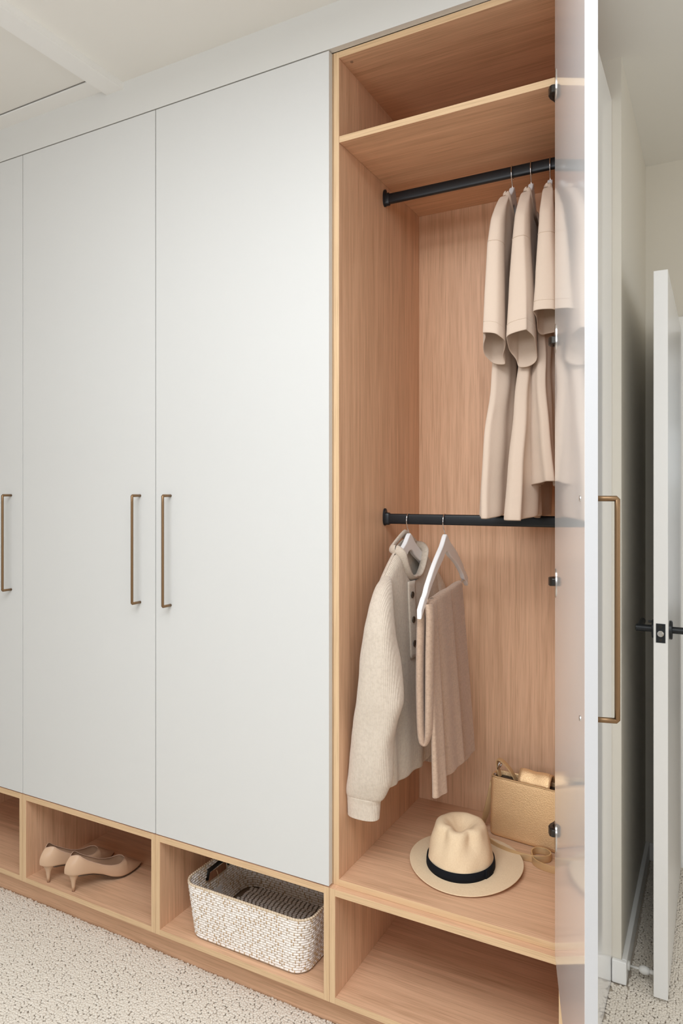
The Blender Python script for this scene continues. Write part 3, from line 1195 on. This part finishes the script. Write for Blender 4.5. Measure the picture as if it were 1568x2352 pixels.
# flat bow tab of the ribbon, on the viewer's right
ab = math.radians(64)
rows = []
for j in range(6):
    zz = .0070 + .026 * j / 5
    row = []
    for k in range(9):
        a = ab + (k - 4) / 4 * .19
        row.append(hatpt(.0865 + .0058, .0985 + .0058, a, zz))
    rows.append(row)
vs, fs = loft(rows, False)
o = obj('ribbon_bow', vs, fs, RIBBON, hat, True)
solidify(o, .0025, 0)

# ------------------------------------------------------------------ gold handbag
bag = thing('handbag', 'gold grained leather handbag with flap tab, against the wardrobe back behind the hat', 'handbag', (-0.47, .47, ZF))
BW, BH, BD = .268, .172, .085
BO = Vector((-0.594, .440, ZF))
ba = math.radians(-7.0)
BX = Vector((math.cos(ba), math.sin(ba), 0))
BYv = Vector((-math.sin(ba), math.cos(ba), 0))
LEAN = math.radians(3.5)


def bpt(u, d, h):
    """u along the front from its left corner, d depth backwards, h height; leaning back."""
    return BO + BX * u + BYv * (d * math.cos(LEAN) + h * math.sin(LEAN)) + Vector((0, 0, h * math.cos(LEAN) + (BD - d) * 0 + .001))


def bag_ring(h, g, inset=0.0):
    """Rounded rectangle of the bag at height h. g: bulge of the faces."""
    pts = []
    rc = .014
    uw, dd = BW - 2 * inset, BD * (1 - .32 * (h / BH)) - 2 * inset
    cs = [(uw - rc, rc, -PI / 2), (uw - rc, dd - rc, 0), (rc, dd - rc, PI / 2), (rc, rc, PI)]
    for ci, (cu, cd, a0) in enumerate(cs):
        for k in range(6):
            a = a0 + PI / 2 * k / 5
            pts.append((cu + rc * math.cos(a), cd + rc * math.sin(a)))
        nu, nd = cs[(ci + 1) % 4][:2]
        ea = a0 + PI / 2
        p0 = (cu + rc * math.cos(ea), cd + rc * math.sin(ea))
        p1 = (nu + rc * math.cos(ea), nd + rc * math.sin(ea))
        for k in range(1, 8):
            f = k / 8
            b = g * math.sin(PI * f)
            pts.append((p0[0] + (p1[0] - p0[0]) * f + b * math.cos(ea), p0[1] + (p1[1] - p0[1]) * f + b * math.sin(ea)))
    return [bpt(inset + u, inset + d, h) for u, d in pts]


rings = [bag_ring(.0, 0, .012), bag_ring(.001, .001, .005), bag_ring(.006, .002, .001)]
for k in range(1, 13):
    h = BH * k / 13
    rings.append(bag_ring(h, .005 * math.sin(PI * h / BH)))
rings += [bag_ring(BH - .004, 0), bag_ring(BH - .0005, 0, .0008), bag_ring(BH, 0, .003), bag_ring(BH - .004, 0, .0045), bag_ring(BH - .02, 0, .006)]
vs, fs = loft(rings, True, True, False)
obj('bag_body', vs, fs, GOLD, bag, True)
vs, fs = loft([bag_ring(BH - .013, 0, .006)], True, True, False)
obj('bag_lining', vs, fs, BAG_DARK, bag, False)
# front top piping
tube('piping', [bpt(.006 + (BW - .012) * k / 20, .0005, BH - .002) for k in range(21)], .0022, GOLD_SMOOTH, bag, 8)
# broad flap tab bridging the top
rows = []
for k in range(15):
    u = k / 14
    a = PI * u
    d = .006 + (BD * .62) * u
    hgt = BH - .008 + .034 * math.sin(a) ** .7
    rows.append([bpt(.082 + .094 * j / 10, d, hgt + .0012 * math.sin(j)) for j in range(11)])
vs, fs = loft(rows, False)
fo = obj('flap_tab', vs, fs, GOLD, bag, True)
solidify(fo, .004, 0)
tube('stitching', [bpt(.089, r_[0], r_[1]) for r_ in [(.006 + BD * .62 * k / 14, BH - .0056 + .034 * math.sin(PI * k / 14) ** .7) for k in range(9)]], .0007, GOLD_SMOOTH, bag, 6)
tube('stitching', [bpt(.169, r_[0], r_[1]) for r_ in [(.006 + BD * .62 * k / 14, BH - .0056 + .034 * math.sin(PI * k / 14) ** .7) for k in range(9)]], .0007, GOLD_SMOOTH, bag, 6)
# ring and strap stub at the left corner
rp = [bpt(.018 + .004 * math.sin(a), .030 + .014 * math.cos(a), BH + .024 + .014 * math.sin(a)) for a in [2 * PI * k / 24 for k in range(25)]]
tube('metal_ring', rp, .0019, STEEL, bag, 8)
vs, fs = disc(bpt(.012, .012, BH - .002), (0, 0, 1), .005, .006, 16, .002)
autosmooth(obj('zip_stop', vs, fs, STEEL, bag))


def ribbon(name, path, hgt, thick, m, parent, up):
    P = [Vector(p) for p in path]
    ups = up if isinstance(up, list) else [Vector(up)] * len(P)
    rings = []
    for i, p in enumerate(P):
        tdir = (P[min(i + 1, len(P) - 1)] - P[max(i - 1, 0)]).normalized()
        u = Vector(ups[i])
        u = (u - tdir * u.dot(tdir)).normalized()
        v = tdir.cross(u)
        a, b = u * (hgt / 2), v * (thick / 2)
        rings.append([p - a - b, p - a * .8 - b * 1.25, p + a * .8 - b * 1.25, p + a - b, p + a + b, p + a * .8 + b * 1.25, p - a * .8 + b * 1.25, p - a + b])
    vs, fs = loft(rings, True, True, True)
    o = obj(name, vs, fs, m, parent, True)
    return autosmooth(o, 50)


st = smooth_path([bpt(.020, .030, BH - .01), bpt(.012, .028, BH + .020), bpt(.014, .024, BH + .040), bpt(.028, .022, BH + .040), bpt(.052, .024, BH + .020), bpt(.070, .028, BH - .010)], 5)
ribbon('strap_loop', st, .017, .0035, GOLD_SMOOTH, bag, tuple(BYv))
# long strap: down the left side, along the floor behind the hat and curling in front of the bag
sp = smooth_path([bpt(-.003, .034, BH - .03), bpt(-.007, .034, .12), bpt(-.016, .030, .07), bpt(-.024, .022, .03), bpt(-.026, .008, .0125), bpt(-.012, -.026, .0105),
                  Vector((-.565, .375, ZF + .0105)), Vector((-.520, .352, ZF + .0105)), Vector((-.475, .342, ZF + .0105)), Vector((-.430, .346, ZF + .0105)), Vector((-.405, .362, ZF + .0108)),
                  Vector((-.403, .382, ZF + .011)), Vector((-.420, .397, ZF + .011)), Vector((-.443, .393, ZF + .0108)), Vector((-.452, .374, ZF + .0105)), Vector((-.446, .350, ZF + .0100)),
                  Vector((-.436, .330, ZF + .0098)), Vector((-.410, .316, ZF + .0098)), Vector((-.375, .312, ZF + .0098)), Vector((-.340, .318, ZF + .0098))], 6)
ribbon('shoulder_strap', sp, .0185, .003, GOLD_SMOOTH, bag, (0, 0, 1))


# ------------------------------------------------------------------ whitewashed basket
ZCB = ZB0 + T
bk = thing('basket', 'rectangular whitewashed rattan basket with dark handles, in the low cubby', 'basket', (-1.175, .17, ZCB))
BXC, BYC = -1.174, .172


def rrect(h, g=0.0, per=None):
    """Sampling function of the basket's rounded-rectangle plan at height h (m): returns f(t in 0..1)->(x,y,nx,ny), length."""
    u = h / .155
    hx, hy = .196 + .018 * u - g, .148 + .012 * u - g
    rc = .045 - g * .5
    segs = [('l', hx - rc, -hy, -hx + rc, -hy)]
    L = []
    cs = [(-hx + rc, -hy + rc, -PI / 2, -PI), (-hx + rc, hy - rc, PI, PI / 2), (hx - rc, hy - rc, PI / 2, 0), (hx - rc, -hy + rc, 0, -PI / 2)]
    seq = []
    cur = (hx - rc, -hy)
    for cx, cy_, a0, a1 in cs:
        st_ = (cx + rc * math.cos(a0), cy_ + rc * math.sin(a0))
        seq.append(('l', cur, st_, math.dist(cur, st_)))
        seq.append(('a', (cx, cy_), (a0, a1), rc * PI / 2))
        cur = (cx + rc * math.cos(a1), cy_ + rc * math.sin(a1))
    tot = sum(s[3] for s in seq)

    def f(t):
        d = (t % 1.0) * tot
        for kind, a, b, ln in seq:
            if d <= ln:
                q = d / ln if ln else 0
                if kind == 'l':
                    x, y = a[0] + (b[0] - a[0]) * q, a[1] + (b[1] - a[1]) * q
                    dx, dy = (b[0] - a[0]) / ln, (b[1] - a[1]) / ln
                    return BXC + x, BYC + y, dy * 1.0, -dx * 1.0
                an = b[0] + (b[1] - b[0]) * q
                return BXC + a[0] + rc * math.cos(an), BYC + a[1] + rc * math.sin(an), math.cos(an), math.sin(an)
            d -= ln
        return f(0)
    return f, tot


def outward(x, y, nx, ny):
    return (nx, ny) if nx * (x - BXC) + ny * (y - BYC) > 0 else (-nx, -ny)


ROWS = 21
RH = .0072
wv, wf_ = [], []
wt, wtf = [], []
rnd = random.Random(5)


def handle_gap(x, y, h):
    """Slots for the grips in the two short sides."""
    return abs(y - BYC) < .048 and .098 < h < .128 and abs(x - BXC) > .15


for r in range(ROWS):
    h = .004 + RH * r + .0036
    f, tot = rrect(h)
    ns = int(tot / .0165)
    for k in range(ns):
        t0 = (k + (.5 if r % 2 else 0) + rnd.uniform(-.12, .12)) / ns
        ln = .0160 / tot
        bowl = rnd.uniform(.85, 1.15)
        rg = []
        bad = False
        for q, rad in ((0, .55), (.12, .9), (.5, 1.02), (.88, .9), (1, .55)):
            x, y, nx, ny = f(t0 + ln * q)
            nx, ny = outward(x, y, nx, ny)
            if handle_gap(x, y, h):
                bad = True
            ring = []
            for a6 in range(6):
                a = 2 * PI * a6 / 6
                off = .0033 * rad * bowl * math.cos(a)
                ring.append((x + nx * (off + .0006 * math.sin(k)), y + ny * off, ZCB + h + (.0037 * rad) * math.sin(a)))
            rg.append(ring)
        if not bad:
            loft(rg, True, True, True, wv, wf_)
        # tan binding between two wraps
        x, y, nx, ny = f(t0 + ln * 1.02)
        nx, ny = outward(x, y, nx, ny)
        if not handle_gap(x, y, h) and rnd.random() < .42:
            tx, ty = -ny, nx
            rg = []
            for dz in (-.0036, 0, .0036):
                rg.append([(x + nx * o_ + tx * p_, y + ny * o_ + ty * p_, ZCB + h + dz) for o_, p_ in ((.0031, -.0009), (.0031, .0009), (-.0031, .0009), (-.0031, -.0009))])
            loft(rg, True, True, True, wt, wtf)
wo = obj('woven_wraps', wv, wf_, RATTAN, bk, True)
wo['kind'] = 'stuff'
wo = obj('woven_bindings', wt, wtf, RATTAN_TAN, bk, True)
wo['kind'] = 'stuff'
# woven floor of the basket
wv, wf_ = [], []
for r in range(34):
    yy = BYC - .140 + .0085 * r
    x = BXC - .185 + rnd.uniform(0, .012)
    while x < BXC + .175:
        ln = .0125
        rg = []
        cx, cy_ = abs(x + ln / 2 - BXC), abs(yy - BYC)
        if not (cx > .150 and cy_ > .105 and math.hypot(cx - .150, cy_ - .105) > .036):
            for q, rad in ((0, .35), (.25, .95), (.75, .95), (1, .35)):
                rg.append([(x + ln * q, yy + .0040 * rad * math.cos(2 * PI * a6 / 6), ZCB + .0062 + .0026 * rad * math.sin(2 * PI * a6 / 6)) for a6 in range(6)])
            loft(rg, True, True, True, wv, wf_)
        x += .0150
wo = obj('woven_floor', wv, wf_, RATTAN, bk, True)
wo['kind'] = 'stuff'
# core shell and bottom
rg = []
NP = 120
for h in [.002 + .0125 * i for i in range(13)]:
    f, tot = rrect(h)
    rg.append([(f(k / NP)[0], f(k / NP)[1], ZCB + h) for k in range(NP)])
vs, fs = loft(rg, True, False, False)
keep = []
for fc in fs:
    c = sum((Vector(vs[i]) for i in fc), Vector()) / 4
    if not handle_gap(c.x, c.y, c.z - ZCB):
        keep.append(fc)
keep.append(tuple(range(NP)))
so = obj('basket_core', vs, keep, RATTAN_CORE, bk, True)
solidify(so, .002)
# rim coil with slanted wraps
f, tot = rrect(.157)
rims, rimf = [], []
nsr = int(tot / .0085)
for k in range(nsr):
    p0 = f(k / nsr)
    p1 = f((k + 1.15) / nsr)
    a_, b_ = Vector((p0[0], p0[1], ZCB + .1555)), Vector((p1[0], p1[1], ZCB + .1585))
    loft(tube_rings([a_, a_.lerp(b_, .5) + Vector((0, 0, .0006)), b_], [.0028, .0036, .0028], 7), True, True, True, rims, rimf)
ro = obj('rim', rims, rimf, RATTAN_RIM, bk, True)
ro['kind'] = 'stuff'
# dark leather-wrapped grips in the slots, with wire and a paper tag on the left one
for sg in (-1, 1):
    hx = .196 + .018 * (.132 / .155)
    gx = BXC + sg * hx
    tube('grip', [(gx, BYC - .054, ZCB + .112), (gx, BYC - .046, ZCB + .136), (gx, BYC, ZCB + .138), (gx, BYC + .046, ZCB + .136), (gx, BYC + .054, ZCB + .112)], .0078, HANDLE_DARK, bk, 10)
gx = BXC - .196 - .012
tube('tag_string', smooth_path([(gx + .010, BYC - .020, ZCB + .130), (gx + .022, BYC - .024, ZCB + .108), (gx + .020, BYC - .030, ZCB + .085), (gx + .026, BYC - .034, ZCB + .07)], 4), .0008, RATTAN_TAN, bk, 6)
tg = box('paper_tag', gx + .022, gx + .0232, BYC - .062, BYC - .012, ZCB + .020, ZCB + .085, PAPER, bk)


# ------------------------------------------------------------------ heeled shoes
def pump(base, direc, label):
    t = thing('heeled_shoe', label, 'shoe', base, 'nude heeled shoes')
    D = Vector((direc[0], direc[1], 0)).normalized()
    Wd = Vector((D.y, -D.x, 0))
    B = Vector(base)

    def P(l, wv_, z):
        if l < .06 and z > .06:                  # counter bulges low, leans forward at the top
            u = min(1, (z - .06) / .058)
            l += (.017 * u * u - .006 * math.sin(PI * u)) * (1 - max(0, l) / .06)
        return B + D * l + Wd * wv_ + Vector((0, 0, z))
    # length, half width, sole height, topline height, topline half width
    TB = [(-.0105, .0008, .067, .118, .0006), (-.0095, .0055, .066, .1185, .004), (-.006, .0115, .063, .120, .008), (.0, .018, .060, .1225, .012), (.012, .026, .058, .1215, .020), (.035, .031, .056, .110, .026), (.07, .031, .048, .087, .0285),
          (.105, .030, .032, .0655, .0285), (.135, .034, .014, .0535, .0305), (.160, .038, .006, .0495, .0315), (.176, .0385, .004, .0535, .027), (.187, .037, .004, .0570, .014),
          (.192, .0355, .004, .0560, .0), (.210, .029, .0045, .043, .0), (.230, .019, .006, .029, .0), (.246, .009, .0085, .0195, .0), (.254, .002, .011, .015, .0)]
    rings, soles, ins = [], [], []
    NPT = 25
    LS = [-.0105 + .2645 * j / 60 for j in range(61)]
    TT = np.array(TB)
    prof = np.stack([np.interp(LS, TT[:, 0], TT[:, c]) for c in range(1, 5)], 1)
    wt_raw = prof[:, 3].copy()
    for _ in range(4):
        prof[1:-1] = (prof[:-2] + 2 * prof[1:-1] + prof[2:]) / 4
    prof[wt_raw <= 1e-6, 3] = 0.0
    for j in range(61):
        l = LS[j]
        hw, zs, zt, wt_ = (float(q) for q in prof[j])
        pts = []
        for k in range(NPT):
            q = k / (NPT - 1) * 2 - 1            # -1 .. 1
            a = abs(q)
            sg = 1 if q >= 0 else -1
            if a < .42:                           # bottom
                w_ = hw * .93 * a / .42
                z = zs + .0012 * (a / .42) ** 2
            else:                                 # sides rising to the topline
                b = (a - .42) / .58
                th = b * PI / 2
                bulge = math.sin(PI * min(1, b * 1.05)) * .10 * hw
                # superelliptic side from (0.93hw, zs) to (wt, zt)
                w_ = wt_ + (hw * .93 - wt_) * max(0.0, math.cos(th)) ** (0.55 if wt_ < .02 else .8) + bulge
                z = zs + .0012 + (zt - zs - .0012) * math.sin(th) ** (.9 if wt_ < .02 else 1.0)
            pts.append(P(l, sg * w_ if j else 0.0, z))
        rings.append(pts)
        soles.append((l, hw, zs))
    vs, fs = loft(rings, False)
    up = obj('upper', vs, fs, NUDE, t, True)
    subsurf(up, 1)
    # sole strip
    rs = [[P(l, -hw * .9, zs - .0003), P(l, hw * .9, zs - .0003), P(l, hw * .86, zs - .0030), P(l, -hw * .86, zs - .0030)] for l, hw, zs in soles[8:]]
    vs, fs = loft(rs, True, True, True)
    obj('sole', vs, fs, SOLE, t, True)
    ri = []
    for l, hw, zs in soles[3:50]:
        ri.append([P(l, -hw * .86, zs + .0032), P(l, 0, zs + .0026), P(l, hw * .86, zs + .0032)])
    vs, fs = loft(ri, False)
    obj('insole', vs, fs, INSOLE, t, True)
    # topline piping
    left = [rings[j][0] for j in range(0, 61)]
    right = [rings[j][-1] for j in range(0, 61)]
    stop = next(j for j in range(61) if prof[j, 3] < .004 and j > 20)
    loop = left[:stop] + right[:stop][::-1]
    loop = loop + [loop[0]]
    vs, fs = loft(tube_rings(loop, .0012, 6))
    obj('topline_piping', vs, fs, NUDE_EDGE, t, True)
    # heel
    hr = []
    for u, lc, rx, rw in ((0, .021, .0245, .0235), (.06, .0205, .0215, .0200), (.18, .0185, .0150, .0150), (.4, .0170, .0088, .0095), (.7, .0165, .0060, .0068), (.96, .0165, .0046, .0055)):
        z = .0585 * (1 - u) + .0022
        hr.append([P(lc + rx * math.cos(2 * PI * k / 20), rw * math.sin(2 * PI * k / 20), z - (.004 * math.cos(2 * PI * k / 20) if u < .1 else 0)) for k in range(20)])
    vs, fs = loft(hr, True, True, True)
    obj('heel', vs, fs, NUDE, t, True)
    hr = [[P(.0165 + .0047 * math.cos(2 * PI * k / 16), .0056 * math.sin(2 * PI * k / 16), z) for k in range(16)] for z in (.0048, .0002)]
    vs, fs = loft(hr, True, True, True)
    obj('heel_tip', vs, fs, HEELTIP, t)
    return t


pump((-1.8605, .004, ZCB + .0003), (.085, .235), 'nude leather heeled shoe, nearer the cubby centre, showing its pale open inside')
pump((-1.9770, .002, ZCB + .0003), (.066, .240), 'nude leather heeled shoe, closer to the left cubby side, partly behind its mate')


# ------------------------------------------------------------------ carpet pile (loop pile nobody could count)
def carpet():
    rng = np.random.default_rng(3)
    pts = []
    for x0, x1, y0, y1 in ((-2.95, -.30, -1.15, .058), (-.268, .60, -.55, 1.36), (-.30, -.268, -.55, .018)):
        st_ = .0068
        gx, gy = np.meshgrid(np.arange(x0, x1, st_), np.arange(y0, y1, st_))
        g = np.stack([gx.ravel(), gy.ravel()], 1) + rng.uniform(-.0026, .0026, (gx.size, 2))
        g = g[(g[:, 0] > x0) & (g[:, 0] < x1) & (g[:, 1] < y1)]
        pts.append(g)
    g = np.concatenate(pts)
    # keep clear of the baseboards
    ok = ~((g[:, 0] < -.224) & (g[:, 0] > -.268) & (g[:, 1] > .572))
    g = g[ok]
    v = np.zeros((len(g), 3), np.float32)
    v[:, :2] = g
    me = bpy.data.meshes.new('carpet_pile')
    me.vertices.add(len(v))
    me.vertices.foreach_set('co', v.ravel())
    me.materials.append(CARPET)
    me.update()
    o = bpy.data.objects.new('carpet_pile', me)
    COL.objects.link(o)
    o['kind'] = 'stuff'
    tag(o, 'beige loop pile carpet on the floor in front of the plinth', 'carpet')
    ng = bpy.data.node_groups.new('pile_loops', 'GeometryNodeTree')
    ng.interface.new_socket('Geometry', in_out='INPUT', socket_type='NodeSocketGeometry')
    ng.interface.new_socket('Geometry', in_out='OUTPUT', socket_type='NodeSocketGeometry')
    gi = ng.nodes.new('NodeGroupInput')
    go = ng.nodes.new('NodeGroupOutput')
    ico = ng.nodes.new('GeometryNodeMeshIcoSphere')
    ico.inputs['Radius'].default_value = .0047
    ico.inputs['Subdivisions'].default_value = 2
    sm = ng.nodes.new('GeometryNodeSetShadeSmooth')
    stm = ng.nodes.new('GeometryNodeSetMaterial')
    stm.inputs['Material'].default_value = CARPET
    iop = ng.nodes.new('GeometryNodeInstanceOnPoints')
    rv = ng.nodes.new('FunctionNodeRandomValue')
    rv.data_type = 'FLOAT_VECTOR'
    rv.inputs[0].default_value = (.8, .8, .55)
    rv.inputs[1].default_value = (1.2, 1.2, 1.0)
    rr_ = ng.nodes.new('FunctionNodeRandomValue')
    rr_.data_type = 'FLOAT_VECTOR'
    rr_.inputs[0].default_value = (-.5, -.5, 0)
    rr_.inputs[1].default_value = (.5, .5, 6.28)
    rr_.inputs['Seed'].default_value = 7
    L = ng.links.new
    L(gi.outputs[0], iop.inputs['Points'])
    L(ico.outputs['Mesh'], sm.inputs['Geometry'])
    L(sm.outputs[0], stm.inputs['Geometry'])
    L(stm.outputs[0], iop.inputs['Instance'])
    L(rv.outputs[0], iop.inputs['Scale'])
    L(rr_.outputs[0], iop.inputs['Rotation'])
    L(iop.outputs[0], go.inputs[0])
    md = o.modifiers.new('pile', 'NODES')
    md.node_group = ng


carpet()
